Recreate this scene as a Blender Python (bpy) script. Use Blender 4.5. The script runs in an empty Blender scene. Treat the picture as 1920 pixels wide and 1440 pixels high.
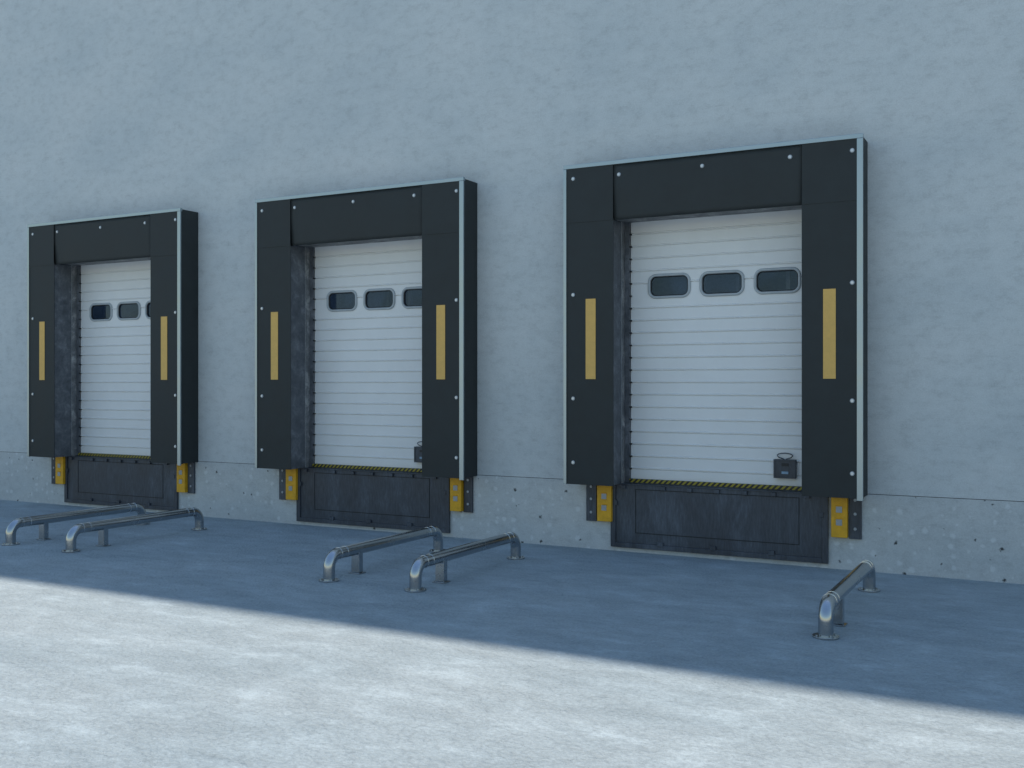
import bpy, bmesh, math, random
from mathutils import Vector
random.seed(4)
scene=bpy.context.scene
W=2.98; ZT=4.002; ZB=0.7046; P=0.322
BAYS=[-10.0044-W,-5.7705-W,-1.5858-W]
HB=12.0; YS=-3.96
# ---------------------------------------------------------------- materials
def newmat(name):
    m=bpy.data.materials.new(name); m.use_nodes=True
    nt=m.node_tree; b=nt.nodes['Principled BSDF']
    return m,nt,b
def N(nt,t,**k):
    n=nt.nodes.new(t)
    for a,v in k.items(): setattr(n,a,v)
    return n
def pos(nt,scale=(1,1,1)):
    g=N(nt,'ShaderNodeNewGeometry'); mp=N(nt,'ShaderNodeMapping'); mp.inputs['Scale'].default_value=scale
    nt.links.new(g.outputs['Position'],mp.inputs['Vector']); return mp.outputs['Vector']
def noise(nt,vec,sc,det=6,rough=.55,dist=0):
    n=N(nt,'ShaderNodeTexNoise'); n.inputs['Scale'].default_value=sc; n.inputs['Detail'].default_value=det
    n.inputs['Roughness'].default_value=rough; n.inputs['Distortion'].default_value=dist
    nt.links.new(vec,n.inputs['Vector']); return n.outputs['Fac']
def ramp(nt,fac,stops):
    r=N(nt,'ShaderNodeValToRGB'); el=r.color_ramp.elements
    while len(el)<len(stops): el.new(.5)
    for e,(p,c) in zip(el,stops):
        e.position=p; e.color=(c if len(c)==4 else (*c,1))
    nt.links.new(fac,r.inputs['Fac']); return r.outputs['Color']
def mixc(nt,fac,a,b,mode='MIX'):
    m=N(nt,'ShaderNodeMix',data_type='RGBA',blend_type=mode)
    if isinstance(fac,(int,float)): m.inputs[0].default_value=fac
    else: nt.links.new(fac,m.inputs[0])
    for i,v in ((6,a),(7,b)):
        if isinstance(v,tuple): m.inputs[i].default_value=(*v[:3],1)
        else: nt.links.new(v,m.inputs[i])
    return m.outputs[2]
def math_(nt,op,a,b=None):
    m=N(nt,'ShaderNodeMath',operation=op)
    for i,v in enumerate((a,b)):
        if v is None: continue
        if isinstance(v,(int,float)): m.inputs[i].default_value=v
        else: nt.links.new(v,m.inputs[i])
    return m.outputs[0]
def bump(nt,b,h,strength=.3,dist=.01,prev=None):
    n=N(nt,'ShaderNodeBump'); n.inputs['Strength'].default_value=strength; n.inputs['Distance'].default_value=dist
    nt.links.new(h,n.inputs['Height'])
    if prev is not None: nt.links.new(prev,n.inputs['Normal'])
    nt.links.new(n.outputs['Normal'],b.inputs['Normal']); return n.outputs['Normal']
def g(v): return (v,v,v)
def flatxz(nt):
    gp=N(nt,'ShaderNodeNewGeometry'); s=N(nt,'ShaderNodeSeparateXYZ'); c=N(nt,'ShaderNodeCombineXYZ')
    nt.links.new(gp.outputs['Position'],s.inputs[0]); nt.links.new(s.outputs['X'],c.inputs['X']); nt.links.new(s.outputs['Z'],c.inputs['Y']); return c.outputs[0]
def voro(nt,vec,sc):
    vo=N(nt,'ShaderNodeTexVoronoi',voronoi_dimensions='2D'); vo.inputs['Scale'].default_value=sc; nt.links.new(vec,vo.inputs['Vector']); return vo

# wall concrete
def wall_mat(name,base):
    m,nt,b=newmat(name); v=pos(nt); vs=pos(nt,(.75,1,1.35)); 
    big=noise(nt,vs,.8,4,.6); mid=noise(nt,vs,7,8,.84); fine=noise(nt,v,80,3,.7)
    k=.95 if base else 1.03
    c1=ramp(nt,big,[(.3,(.490*k,.532*k,.545*k)),(.5,(.540*k,.575*k,.580*k)),(.72,(.575*k,.600*k,.600*k))])
    c2=ramp(nt,mid,[(.28,g(.72)),(.40,g(.89)),(.50,g(1.0)),(.72,g(1.09))])
    c3=ramp(nt,fine,[(.3,g(.90)),(.7,g(1.06))])
    c=mixc(nt,1.0,c1,c2,'MULTIPLY'); c=mixc(nt,1.0,c,c3,'MULTIPLY')
    stk=noise(nt,pos(nt,(1.2,1,14)),2.5,4,.6); pat=noise(nt,v,1.1,2,.5)
    sm=math_(nt,'MULTIPLY',ramp(nt,stk,[(.60,g(0)),(.70,g(.22))]),ramp(nt,pat,[(.5,g(0)),(.62,g(1))]))
    c=mixc(nt,sm,c,(.30,.34,.36))
    if base:
        xz=flatxz(nt)
        v2=voro(nt,xz,9); cs=N(nt,'ShaderNodeSeparateColor'); nt.links.new(v2.outputs['Color'],cs.inputs[0])
        dd=math_(nt,'ADD',v2.outputs['Distance'],math_(nt,'MULTIPLY',noise(nt,v,24,3),.5))
        dd=math_(nt,'ADD',dd,math_(nt,'MULTIPLY',cs.outputs[0],.4))
        lt=ramp(nt,dd,[(.42,g(.38)),(.58,g(0))])
        c=mixc(nt,lt,c,(.74,.78,.80))
        v1=voro(nt,xz,3.6); c1s=N(nt,'ShaderNodeSeparateColor'); nt.links.new(v1.outputs['Color'],c1s.inputs[0])
        d1=math_(nt,'ADD',v1.outputs['Distance'],math_(nt,'MULTIPLY',noise(nt,v,40,3),.16))
        d1=math_(nt,'ADD',d1,math_(nt,'MULTIPLY',c1s.outputs[1],.10))
        pit=ramp(nt,d1,[(.115,g(.14)),(.165,g(1.0))])
        c=mixc(nt,1.0,c,pit,'MULTIPLY')
    nt.links.new(c,b.inputs['Base Color']); b.inputs['Roughness'].default_value=.85
    b.inputs['Specular IOR Level'].default_value=.25
    bump(nt,b,fine,.18,.006)
    return m
M_wall=wall_mat('wall_concrete',False); M_base=wall_mat('plinth_concrete',True)

# ground
m,nt,b=newmat('ground_concrete'); v=pos(nt); vs=pos(nt,(.7,1.3,1))
big=noise(nt,vs,.5,5,.65); mid=noise(nt,vs,2.4,10,.80,.15); fine=noise(nt,v,48,4,.8)
c1=ramp(nt,big,[(.32,(.335,.400,.430)),(.7,(.405,.462,.482))])
c2=ramp(nt,mid,[(.34,g(.80)),(.47,g(.93)),(.55,g(1.02)),(.62,g(1.14)),(.70,g(1.26))])
c3=ramp(nt,fine,[(.3,g(.80)),(.62,g(1.08))])
c=mixc(nt,1.0,mixc(nt,1.0,c1,c2,'MULTIPLY'),c3,'MULTIPLY')
nt.links.new(c,b.inputs['Base Color']); b.inputs['Roughness'].default_value=.8; b.inputs['Specular IOR Level'].default_value=.3
v2=N(nt,'ShaderNodeTexVoronoi',voronoi_dimensions='2D'); v2.inputs['Scale'].default_value=26
nz=N(nt,'ShaderNodeTexNoise'); nz.inputs['Scale'].default_value=14; nz.inputs['Detail'].default_value=2; nt.links.new(v,nz.inputs['Vector'])
ad=N(nt,'ShaderNodeVectorMath',operation='MULTIPLY_ADD'); nt.links.new(nz.outputs['Color'],ad.inputs[0]); ad.inputs[1].default_value=(.10,.10,.10); nt.links.new(v,ad.inputs[2])
nt.links.new(ad.outputs[0],v2.inputs['Vector'])
amp=ramp(nt,mid,[(.40,g(1)),(.58,g(.35))])
h=math_(nt,'MULTIPLY',math_(nt,'MULTIPLY',v2.outputs['Distance'],1.0),amp)
h=math_(nt,'ADD',h,math_(nt,'MULTIPLY',fine,.9))
bump(nt,b,h,.9,.015); M_ground=m

def simple(name,col,rough,metal=0,var=.15,sc=9,bs=.1,fsc=160,spec=.4):
    m,nt,b=newmat(name); v=pos(nt)
    a=noise(nt,v,sc,4,.65)
    c=ramp(nt,a,[(.3,tuple(x*(1-var) for x in col)),(.7,tuple(x*(1+var) for x in col))])
    nt.links.new(c,b.inputs['Base Color'])
    r=ramp(nt,a,[(.3,g(max(.02,rough-.05))),(.7,g(min(1,rough+.05)))]); nt.links.new(r,b.inputs['Roughness'])
    b.inputs['Metallic'].default_value=metal; b.inputs['Specular IOR Level'].default_value=spec
    if bs:
        f=noise(nt,v,fsc,2,.6); bump(nt,b,f,bs,.004)
    return m
M_fabric=simple('shelter_fabric',(.028,.034,.035),.62,0,.14,5,.3,260,.35)
M_trim=simple('trim_aluminium',(.35,.42,.46),.34,1,.05,8,.0)
M_bolt=simple('bolt_zinc',(.62,.64,.66),.38,.6,.1,bs=0)
M_strip=simple('reflector_yellow',(.70,.43,.12),.55,0,.06,20,0)
M_bump=simple('bumper_yellow',(.70,.38,.02),.5,0,.16,14,.1)
M_zinc=simple('zinc_plate',(.32,.36,.40),.45,.5,.1,bs=0)
M_door=simple('door_white_panel',(.75,.765,.765),.42,0,.03,3,.10,120)
M_frame=simple('window_frame_grey',(.42,.46,.48),.45,0,.06,bs=0)
M_gasket=simple('gasket_black',(.02,.022,.025),.5,bs=0)
M_slab=simple('interior_concrete',(.2,.2,.2),.8,bs=0)
M_white=simple('interior_track',(.6,.62,.65),.4,.3,bs=0)
M_rubber=simple('rubber_black',(.025,.026,.03),.6,0,.2)
M_cyan=simple('label_blue',(.25,.38,.5),.5,bs=0)
M_gal=simple('rail_steel',(.43,.46,.48),.24,1,.04,4,0)
M_rings=simple('rail_joint',(.75,.78,.80),.25,1,bs=0)
M_seam=simple('seam_line',(.016,.019,.02),.7,bs=0)
# worn dark steel
m,nt,b=newmat('leveler_steel'); v=pos(nt); vs=pos(nt,(1,1,.45))
a=noise(nt,vs,2.6,7,.72,.4); sc=noise(nt,pos(nt,(6,6,.9)),9,3,.7)
c=ramp(nt,a,[(.32,(.038,.045,.058)),(.52,(.056,.067,.084)),(.7,(.100,.118,.145))])
c=mixc(nt,1.0,c,ramp(nt,sc,[(.4,g(.88)),(.7,g(1.3))]),'MULTIPLY')
nt.links.new(c,b.inputs['Base Color']); b.inputs['Metallic'].default_value=.2
nt.links.new(ramp(nt,a,[(.3,g(.38)),(.7,g(.62))]),b.inputs['Roughness']); bump(nt,b,a,.15,.01); M_steel=m
m,nt,b=newmat('reveal_liner'); v=pos(nt)
a=noise(nt,v,5,8,.78,.4)
c=ramp(nt,a,[(.36,(.10,.108,.120)),(.52,(.19,.20,.21)),(.66,(.46,.46,.46))])
nt.links.new(c,b.inputs['Base Color']); b.inputs['Roughness'].default_value=.55; bump(nt,b,a,.2,.01); M_liner=m
m,nt,b=newmat('guide_steel'); v=pos(nt)
a=noise(nt,v,6,7,.75,.3)
c=ramp(nt,a,[(.36,(.070,.080,.094)),(.52,(.115,.127,.145)),(.66,(.20,.215,.24))])
nt.links.new(c,b.inputs['Base Color']); b.inputs['Roughness'].default_value=.5; b.inputs['Metallic'].default_value=.1; M_guide=m
# hazard stripes
m,nt,b=newmat('hazard_stripes'); gp=N(nt,'ShaderNodeNewGeometry'); sx=N(nt,'ShaderNodeSeparateXYZ'); nt.links.new(gp.outputs['Position'],sx.inputs[0])
s=math_(nt,'SUBTRACT',sx.outputs['X'],sx.outputs['Z']); s=math_(nt,'MULTIPLY',s,18.0); s=math_(nt,'FRACT',s); s=math_(nt,'GREATER_THAN',s,.5)
nt.links.new(mixc(nt,s,(.014,.014,.014),(.30,.25,.02)),b.inputs['Base Color']); b.inputs['Roughness'].default_value=.5; M_haz=m
# double glazing; a bluish diffuse haze paints in ambient brightness, reflections tinted blue
m=bpy.data.materials.new('window_glass'); m.use_nodes=True; nt=m.node_tree; nt.nodes.clear()
o=N(nt,'ShaderNodeOutputMaterial'); t=N(nt,'ShaderNodeBsdfTransparent'); t.inputs[0].default_value=(.62,.70,.78,1)
df=N(nt,'ShaderNodeBsdfDiffuse'); df.inputs[0].default_value=(.06,.095,.16,1)
m0=N(nt,'ShaderNodeMixShader'); nt.links.new(ramp(nt,noise(nt,pos(nt),3,5,.6),[(.3,g(.2)),(.7,g(.6))]),m0.inputs[0])
nt.links.new(t.outputs[0],m0.inputs[1]); nt.links.new(df.outputs[0],m0.inputs[2])
gl=N(nt,'ShaderNodeBsdfGlossy'); gl.inputs['Roughness'].default_value=.03; gl.inputs[0].default_value=(.55,.76,1,1)
fr=N(nt,'ShaderNodeFresnel'); fr.inputs[0].default_value=1.5; mx=N(nt,'ShaderNodeMixShader')
nt.links.new(fr.outputs[0],mx.inputs[0]); nt.links.new(m0.outputs[0],mx.inputs[1]); nt.links.new(gl.outputs[0],mx.inputs[2]); nt.links.new(mx.outputs[0],o.inputs[0])
M_glass=m

# ---------------------------------------------------------------- helpers
def empty(name,loc=(0,0,0)):
    e=bpy.data.objects.new(name,None); e.location=loc; scene.collection.objects.link(e); e.empty_display_size=.2; return e
def obj(name,me,mat,parent=None):
    o=bpy.data.objects.new(name,me); scene.collection.objects.link(o)
    if mat: me.materials.append(mat)
    if parent: o.parent=parent
    return o
def bevel(o,w=.004,s=2):
    md=o.modifiers.new('bev','BEVEL'); md.width=w; md.segments=s; md.limit_method='ANGLE'; md.harden_normals=False
def boxes(name,bl,mat,parent=None,bw=.003):
    bm=bmesh.new()
    for x0,x1,y0,y1,z0,z1 in bl:
        vs=[bm.verts.new((x,y,z)) for x in (x0,x1) for y in (y0,y1) for z in (z0,z1)]
        for f in ((0,1,3,2),(4,6,7,5),(0,4,5,1),(2,3,7,6),(0,2,6,4),(1,5,7,3)): bm.faces.new([vs[i] for i in f])
    bmesh.ops.recalc_face_normals(bm,faces=bm.faces)
    me=bpy.data.meshes.new(name); bm.to_mesh(me); bm.free()
    o=obj(name,me,mat,parent)
    if bw: bevel(o,bw)
    return o
def quads(name,qs,mat,parent=None):
    me=bpy.data.meshes.new(name); vs=[];fs=[]
    for q in qs:
        n=len(vs); vs+=q; fs.append(tuple(range(n,n+len(q))))
    me.from_pydata(vs,[],fs); me.update(); return obj(name,me,mat,parent)
def rrect(cx,cz,w,h,r,n=8):
    pts=[]
    for (sx,sz,a0) in ((1,1,0),(-1,1,90),(-1,-1,180),(1,-1,270)):
        for i in range(n+1):
            a=math.radians(a0+90*i/n)
            pts.append((cx+sx*(w/2-r)+r*math.cos(a),cz+sz*(h/2-r)+r*math.sin(a)))
    return pts
def ring_loops(name,loops,mat,parent,cap=False):
    vs=[];fs=[];n=len(loops[0])
    for l in loops: vs+=l
    for k in range(len(loops)-1):
        for i in range(n):
            j=(i+1)%n; fs.append((k*n+i,k*n+j,(k+1)*n+j,(k+1)*n+i))
    me=bpy.data.meshes.new(name); me.from_pydata(vs,[],fs)
    bm=bmesh.new(); bm.from_mesh(me); bmesh.ops.recalc_face_normals(bm,faces=bm.faces); bm.to_mesh(me); bm.free()
    for p in me.polygons: p.use_smooth=True
    return obj(name,me,mat,parent)
def cyls(name,cl,mat,parent,seg=20,axis='Y',bw=.0015,smooth=False):
    bm=bmesh.new()
    for x,y,z,r,L in cl:
        a=[];b_=[]
        for i in range(seg):
            t=2*math.pi*i/seg; c_,s_=r*math.cos(t),r*math.sin(t)
            if axis=='Y': a.append(bm.verts.new((x+c_,y,z+s_))); b_.append(bm.verts.new((x+c_,y+L,z+s_)))
            else: a.append(bm.verts.new((x+c_,y+s_,z))); b_.append(bm.verts.new((x+c_,y+s_,z+L)))
        bm.faces.new(a); bm.faces.new(b_[::-1])
        for i in range(seg):
            j=(i+1)%seg; bm.faces.new((a[i],b_[i],b_[j],a[j]))
    bmesh.ops.recalc_face_normals(bm,faces=bm.faces)
    me=bpy.data.meshes.new(name); bm.to_mesh(me); bm.free(); o=obj(name,me,mat,parent)
    if bw: bevel(o,bw)
    return o
def tube(name,pts,r,mat,parent,seg=20,cyclic=False):
    cu=bpy.data.curves.new(name,'CURVE'); cu.dimensions='3D'; cu.bevel_depth=r; cu.bevel_resolution=6
    sp=cu.splines.new('POLY'); sp.points.add(len(pts)-1); sp.use_cyclic_u=cyclic
    for p,q in zip(sp.points,pts): p.co=(*q,1)
    sp.use_smooth=True
    o=bpy.data.objects.new(name+'_c',cu); scene.collection.objects.link(o)
    dg=bpy.context.evaluated_depsgraph_get(); me=bpy.data.meshes.new_from_object(o.evaluated_get(dg))
    bpy.data.objects.remove(o)
    for p in me.polygons: p.use_smooth=True
    me.materials.clear(); return obj(name,me,mat,parent)

# ---------------------------------------------------------------- ground
quads('ground',[[(-300,-400,0),(300,-400,0),(300,200,0),(-300,200,0)]],M_ground)

# ---------------------------------------------------------------- building
XL,XR,YB=-45.0,30.0,30.0
bld=empty('warehouse_building')
OX0,OX1,OZ0,OZ1=.517,2.56,.70,3.43
SEAM=.722
def wallgrid(name,z0,z1,mat,yoff=0):
    xs=[XL]; 
    for bx in BAYS: xs+=[bx+OX0,bx+OX1]
    xs+=[XR]; zs=sorted({z0,z1}|{z for z in (OZ0,OZ1) if z0<z<z1}); qs=[]
    for i in range(len(xs)-1):
        for j in range(len(zs)-1):
            if i%2==1 and zs[j]>=OZ0-1e-6 and zs[j+1]<=OZ1+1e-6: continue
            a,b2,c,d=xs[i],xs[i+1],zs[j],zs[j+1]
            qs.append([(a,yoff,c),(b2,yoff,c),(b2,yoff,d),(a,yoff,d)])
    return quads(name,qs,mat,bld)
wallgrid('front_wall',SEAM,HB,M_wall,0)
wallgrid('front_plinth',0,SEAM-.005,M_base,-.003)
quads('plinth_joint',[[(XL,.006,SEAM-.006),(BAYS[0]+OX0,.006,SEAM-.006),(BAYS[0]+OX0,.006,SEAM),(XL,.006,SEAM)]]+
 [[(a,.006,SEAM-.006),(b2,.006,SEAM-.006),(b2,.006,SEAM),(a,.006,SEAM)] for a,b2 in ((BAYS[0]+OX1,BAYS[1]+OX0),(BAYS[1]+OX1,BAYS[2]+OX0),(BAYS[2]+OX1,XR))],M_rubber,bld)
quads('outer_walls_roof',[[(XL,0,0),(XL,YB,0),(XL,YB,HB),(XL,0,HB)],[(XR,0,0),(XR,0,HB),(XR,YB,HB),(XR,YB,0)],
 [(XL,YB,0),(XR,YB,0),(XR,YB,HB),(XL,YB,HB)],[(XL,0,HB-.3),(XR,0,HB-.3),(XR,YB,HB-.3),(XL,YB,HB-.3)]],M_wall,bld)
boxes('parapet_coping',[(XL-.05,XR+.05,-.04,.3,HB,HB+.06)],M_trim,bld)
boxes('floor_slab',[(XL+.1,XR-.1,.26,YB-.1,0.01,.69)],M_slab,bld,0)
rev=[]
for bx in BAYS:
    a,b2=bx+OX0,bx+OX1; y0,y1=0.0,.3
    rev+=[[(a,y0,OZ0),(a,y1,OZ0),(a,y1,OZ1),(a,y0,OZ1)],[(b2,y0,OZ0),(b2,y1,OZ0),(b2,y1,OZ1),(b2,y0,OZ1)],[(a,y0,OZ1),(b2,y0,OZ1),(b2,y1,OZ1),(a,y1,OZ1)],[(a,y0,OZ0-.002),(b2,y0,OZ0-.002),(b2,y1,OZ0-.002),(a,y1,OZ0-.002)]]
quads('door_reveals',rev,M_liner,bld)

# ---------------------------------------------------------------- bays
LF=.555; RF=W-.547; HZ=3.403
for bi,bx in enumerate(BAYS):
    s=empty('dock_shelter',(bx,0,0))
    boxes('side_pads',[(.012,.512,-P+.03,-.001,ZB+.004,ZT-.012),(2.55,W-.012,-P+.03,-.001,ZB+.004,ZT-.012)],M_fabric,s,.004)
    boxes('head_pad',[(.514,2.548,-P+.05,-.001,3.425,ZT-.012)],M_liner,s,0)
    quads('pad_lining',[[(.515,-P+.03,ZB),(.515,-.001,ZB),(.515,-.001,3.42),(.515,-P+.03,3.42)],
                        [(2.547,-P+.03,ZB),(2.547,-.001,ZB),(2.547,-.001,3.42),(2.547,-P+.03,3.42)]],M_guide,s)
    yF=-P
    boxes('side_curtains',[(.03,LF,yF+.004,yF+.012,ZB,HZ+.012),(RF,W-.045,yF+.004,yF+.012,ZB,HZ+.012)],M_fabric,s,.002)
    boxes('corner_patches',[(.03,LF-.004,yF,yF+.003,HZ,ZT-.04),(RF+.003,W-.045,yF,yF+.003,HZ,ZT-.04)],M_fabric,s,.0)
    nx,nz=24,12; vs=[];fs=[]
    for i in range(nx+1):
        for j in range(nz+1):
            x=LF-.02+(RF-LF+.04)*i/nx; t=j/nz; z=HZ+(ZT-.04-HZ)*t
            d=.022*max(0,1-t/.6)**1.3+.003*math.sin(x*5+bi)*(1-t)
            vs.append((x,yF+.010+d,z))
    for i in range(nx):
        for j in range(nz):
            a=i*(nz+1)+j; fs.append((a,a+nz+1,a+nz+2,a+1))
    me=bpy.data.meshes.new('head_curtain'); me.from_pydata(vs,[],fs)
    for p in me.polygons: p.use_smooth=True
    o=obj('head_curtain',me,M_fabric,s); sd=o.modifiers.new('s','SOLIDIFY'); sd.thickness=.006; sd.offset=-1
    boxes('trim_side',[(0,.034,yF-.008,yF+.03,ZB-.002,ZT-.042),(W-.054,W,yF-.008,yF+.012,ZB-.018,ZT-.042)],M_trim,s,.003)
    boxes('trim_top',[(0,W,yF-.008,yF+.03,ZT-.041,ZT)],M_trim,s,.003)
    boxes('trim_backing',[(W-.05,W-.001,yF+.013,yF+.04,ZB-.002,ZT-.045)],M_fabric,s,.002)
    boxes('reflector_strip',[(.25,.36,yF-.001,yF+.003,1.79,2.612),(W-.352,W-.24,yF-.001,yF+.003,1.79,2.612)],M_strip,s,0)
    bl=[]
    for z in (3.857,2.66,1.59,.93):
        for x in (.108,W-.095): bl.append((x,yF-.007,z,.0155,.012))
    wl=[(x,y+.005,z,.021,.006) for x,y,z,r,L in bl]
    for x in (.612,1.48,2.325): bl.append((x,yF+.0,3.857,.0155,.02)); wl.append((x,yF+.007,3.857,.021,.006))
    cyls('bolts',bl,M_bolt,s,6); cyls('washers',wl,M_zinc,s,18)

    # ---------------- sectional door
    d=empty('loading_dock_door',(bx,0,0)); yD=.111; dx0,dx1=.576,OX1-.004
    boxes('guide_track',[(OX0+.002,.574,yD-.03,yD+.03,.708,OZ1-.002)],M_guide,d,.002)
    zr=3.305; ribs=[]
    while zr>.78: ribs.append(zr); zr-=.1287
    def strip(xa,xb,za,zb,qs):
        prof=[(za,0.0)]
        for r in sorted(ribs):
            if za+.012<r<zb-.012:
                prof+=[(r-.013,0),(r-.009,.010),(r-.005,.010),(r-.001,-.007),(r+.007,-.007),(r+.013,0)]
        prof.append((zb,0.0))
        for (z0,y0),(z1,y1) in zip(prof,prof[1:]):
            qs.append([(xa,yD+y0,z0),(xb,yD+y0,z0),(xb,yD+y1,z1),(xa,yD+y1,z1)])
    wx=[.766+.554*k+.23 for k in range(3)]; wz=2.75; ww,wh=.462,.258; hi=.03
    qs=[]; za,zb=wz-wh/2+hi,wz+wh/2-hi
    strip(dx0,dx1,.705,za,qs); strip(dx0,dx1,zb,OZ1,qs)
    edges=[dx0]
    for c_ in wx: edges+=[c_-ww/2+hi,c_+ww/2-hi]
    edges.append(dx1)
    for k in range(0,8,2): strip(edges[k],edges[k+1],za,zb,qs)
    quads('door_panels',qs,M_door,d)
    quads('door_back',[[(dx0,yD+.04,.705),(dx1,yD+.04,.705),(dx1,yD+.04,za),(dx0,yD+.04,za)],[(dx0,yD+.04,zb),(dx1,yD+.04,zb),(dx1,yD+.04,OZ1),(dx0,yD+.04,OZ1)]],M_door,d)
    for c_ in wx:
        L=[]
        for ins,y in ((0,0.0),(.002,-.012),(.010,-.020),(.022,-.020),(.028,-.012),(.030,.012)):
            r=max(.02,.088-ins); L.append([(x,yD+y,z) for x,z in rrect(c_,wz,ww-2*ins,wh-2*ins,r)])
        ring_loops('window_frame',L,M_frame,d)
        L=[]
        for ins,y in ((.029,-.004),(.034,-.007),(.038,.004),(.039,.02)):
            r=max(.02,.088-ins); L.append([(x,yD+y,z) for x,z in rrect(c_,wz,ww-2*ins,wh-2*ins,r)])
        ring_loops('window_gasket',L,M_gasket,d)
        p=[(x,yD+.012,z) for x,z in rrect(c_,wz,ww-.062,wh-.062,.055)]
        quads('window_pane',[p],M_glass,d)
    boxes('roller_brackets',[(dx0-.004,dx0+.016,yD-.034,yD-.009,r-.012,r+.004) for r in ribs],M_gasket,d,0)
    boxes('door_bottom_seal',[(dx0,dx1,yD-.012,yD+.03,.706,.750)],M_rubber,d,.002)
    boxes('interior_tracks',[(.6,2.5,.55,.58,2.66,2.70),(.6,.64,.5,.54,.7,3.4),(1.1,1.13,.9,.93,.7,3.4),(1.5,1.53,.8,.83,2.2,3.4),(.5,2.5,1.1,1.15,2.95,3.02),(2.05,2.09,.7,.73,.7,3.4)],M_white,d,0)
    lx=2.080
    boxes('lock_box',[(lx,lx+.213,yD-.05,yD-.008,.825,1.008)],M_steel,d,.005)
    boxes('lock_box_rim',[(lx,lx+.213,yD-.056,yD-.051,.825,.84),(lx,lx+.213,yD-.056,yD-.051,.993,1.008),(lx,lx+.015,yD-.056,yD-.051,.841,.992),(lx+.198,lx+.213,yD-.056,yD-.051,.841,.992)],M_steel,d,.001)
    boxes('lock_slot',[(lx+.078,lx+.143,yD-.056,yD-.051,.945,.972)],M_gasket,d,.0)
    boxes('lock_label',[(lx+.078,lx+.143,yD-.056,yD-.051,.868,.892)],M_cyan,d,.0)
    lc=lx+.105
    lp=[(lc,yD-.03,1.0),(lc-.015,yD-.03,1.012),(lc-.055,yD-.03,1.025)]
    for i in range(9):
        a=math.radians(200-i*27.5); lp.append((lc+.075*math.cos(a),yD-.03,1.046+.022*math.sin(a)))
    lp+=[(lc+.055,yD-.03,1.025),(lc+.015,yD-.03,1.012),(lc+.01,yD-.03,1.0)]
    tube('lock_loop',lp,.005,M_steel,d)

    # ---------------- leveler
    l=empty('dock_leveler',(bx,0,0)); a,b2,z0,z1=.405,2.615,.045,.70
    boxes('pit_frame',[(a,a+.055,-.035,-.004,z0,z1),(b2-.055,b2,-.035,-.004,z0,z1),(a+.055,b2-.055,-.035,-.004,z0,z0+.05)],M_steel,l,.003)
    boxes('front_plate',[(a+.056,b2-.056,-.018,-.004,z0+.051,z1-.004)],M_steel,l,0)
    ia,ib,iz0,iz1=a+.27,b2-.27,.20,.655
    t=.007
    boxes('plate_groove',[(ia,ib,-.021,-.0185,iz0,iz0+t),(ia,ib,-.021,-.0185,iz1-t,iz1),(ia,ia+t,-.021,-.0185,iz0+t,iz1-t),(ib-t,ib,-.021,-.0185,iz0+t,iz1-t)],M_seam,l,0)
    clips=[]
    for x in (.95,1.50,2.08): clips+= [(x-.03,x+.03,-.043,-.019,z0+.04,z0+.085)]
    for x in (.55,.98,1.26,1.54,1.82,2.10,2.42): clips.append((x-.025,x+.025,-.045,-.019,.655,.692))
    for z in (.48,): clips+=[(a+.04,a+.075,-.043,-.019,z,z+.05),(b2-.075,b2-.04,-.043,-.019,z,z+.05)]
    boxes('clips',clips,M_steel,l,.003)
    boxes('platform_lip',[(a+.06,b2-.06,-.03,-.005,z1-.003,z1+.006),(OX0+.004,OX1-.004,-.004,.096,z1-.003,z1+.006)],M_steel,l,.002)
    boxes('hazard_edge',[(OX0+.06,OX1-.01,.062,.080,z1+.014,.752)],M_haz,l,.002)
    boxes('lip_step',[(OX0+.01,OX1-.01,.060,.095,z1+.007,z1+.013)],M_steel,l,.0)

    # ---------------- bumpers
    for (p0,p1,q0,q1) in ((.125,.24,.268,.428),(2.806,2.917,2.65,2.797)):
        u=empty('dock_bumper',(bx,0,0))
        boxes('mounting_plate',[(p0,p1,-.03,-.004,.296,.86)],M_steel,u,.003)
        pc=(p0+p1)/2
        cyls('plate_bolts',[(pc,-.038,z,.016,.012) for z in (.39,.53,.66,.80)],M_zinc,u,6)
        boxes('bumper_block',[(q0,q1,-.075,-.004,.306,.86)],M_bump,u,.006)
        boxes('bumper_slots',[((q0+q1)/2-.028,(q0+q1)/2+.028,-.079,-.076,z,z+.058) for z in (.42,.54,.70)],M_zinc,u,.001)
        boxes('slot_hoods',[((q0+q1)/2-.030,(q0+q1)/2+.030,-.088,-.076,z+.059,z+.066) for z in (.42,.54,.70)],M_bump,u,.001)

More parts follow.
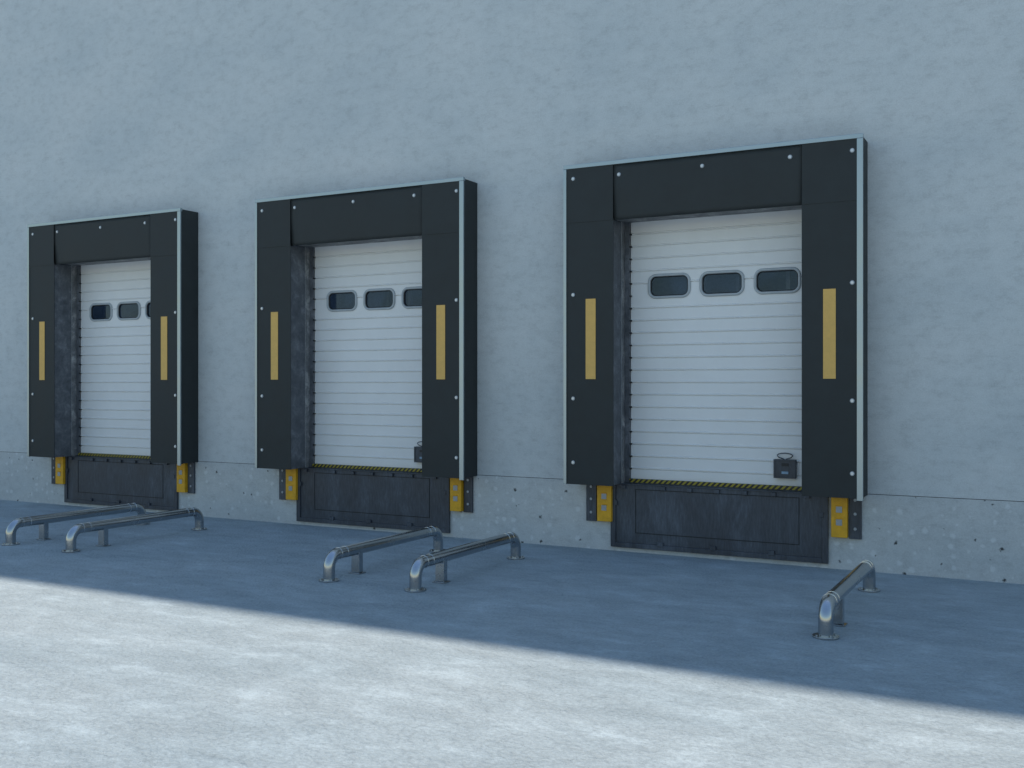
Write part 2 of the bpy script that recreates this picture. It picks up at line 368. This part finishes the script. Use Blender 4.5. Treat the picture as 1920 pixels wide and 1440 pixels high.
# ---------------------------------------------------------------- wheel guide rails
for rx in (-10.0454,-9.0862,-5.7256,-4.8140,-1.4396):
    r_=empty('wheel_guide_rail',(rx,0,0)); yf,yr=-2.72,-.915; R=.052; zc=.225; br=.115
    pts=[(0,yf,.012),(0,yf,zc-br)]
    for i in range(1,13):
        a=math.pi/2*i/12; pts.append((0,yf+br-br*math.cos(a),zc-br+br*math.sin(a)))
    for i in range(0,12):
        a=math.pi/2*(1-i/12); pts.append((0,yr-br+br*math.cos(a),zc-br+br*math.sin(a)))
    pts+=[(0,yr,zc-br),(0,yr,.012)]
    tube('pipe',pts,R,M_gal,r_)
    cyls('flanges',[(0,yf,.001,.092,.012),(0,yr,.001,.092,.012)],M_gal,r_,32,'Z')
    bl=[]
    for y in (yf,yr):
        for k in range(4):
            a=math.pi/4+k*math.pi/2; bl.append((.073*math.cos(a),y+.073*math.sin(a),.013,.009,.009))
    cyls('flange_bolts',bl,M_gal,r_,6,'Z')
    cyls('joint_rings',[(0,yf+br+.01,zc,R+.0025,.006),(0,yf+br+.10,zc,R+.0025,.006),(0,yr-br-.016,zc,R+.0025,.006),(0,yr-br-.10,zc,R+.0025,.006)],M_rings,r_,32,'Y',0)
    ym=-2.31
    boxes('mid_post',[(-.045,.045,ym-.03,ym+.03,.012,zc-.02)],M_gal,r_,.004)
    boxes('mid_base',[(-.065,.065,ym-.05,ym+.05,.001,.011)],M_gal,r_,.002)

# ---------------------------------------------------------------- light
el=math.atan(HB/abs(YS))
w=bpy.data.worlds.new('World'); scene.world=w; w.use_nodes=True; nt=w.node_tree
sk=nt.nodes.new('ShaderNodeTexSky'); sk.sky_type='NISHITA'; sk.sun_disc=False; sk.sun_elevation=el; sk.sun_rotation=0
sk.air_density=1.75; sk.dust_density=.2; sk.ozone_density=4.0
nt.links.new(sk.outputs[0],nt.nodes['Background'].inputs[0]); nt.nodes['Background'].inputs[1].default_value=.15
sl=bpy.data.lights.new('sun','SUN'); sl.energy=4.7; sl.angle=math.radians(1.1); sl.color=(1,.92,.82)
so=bpy.data.objects.new('sun',sl); scene.collection.objects.link(so)
so.rotation_euler=Vector((0,-math.cos(el),-math.sin(el))).to_track_quat('-Z','Y').to_euler()
so.location=(0,0,20)
# ---------------------------------------------------------------- camera
cam=bpy.data.cameras.new('camera'); co=bpy.data.objects.new('camera',cam); scene.collection.objects.link(co); scene.camera=co
co.location=(0,-10,1.7556); co.rotation_euler=(math.radians(90),0,math.radians(28.1235))
cam.sensor_width=36; cam.lens=36*1931.98/1920; cam.shift_y=-2.88/1920; cam.clip_end=2000
scene.view_settings.view_transform='Standard'; scene.view_settings.look='None'; scene.view_settings.exposure=0
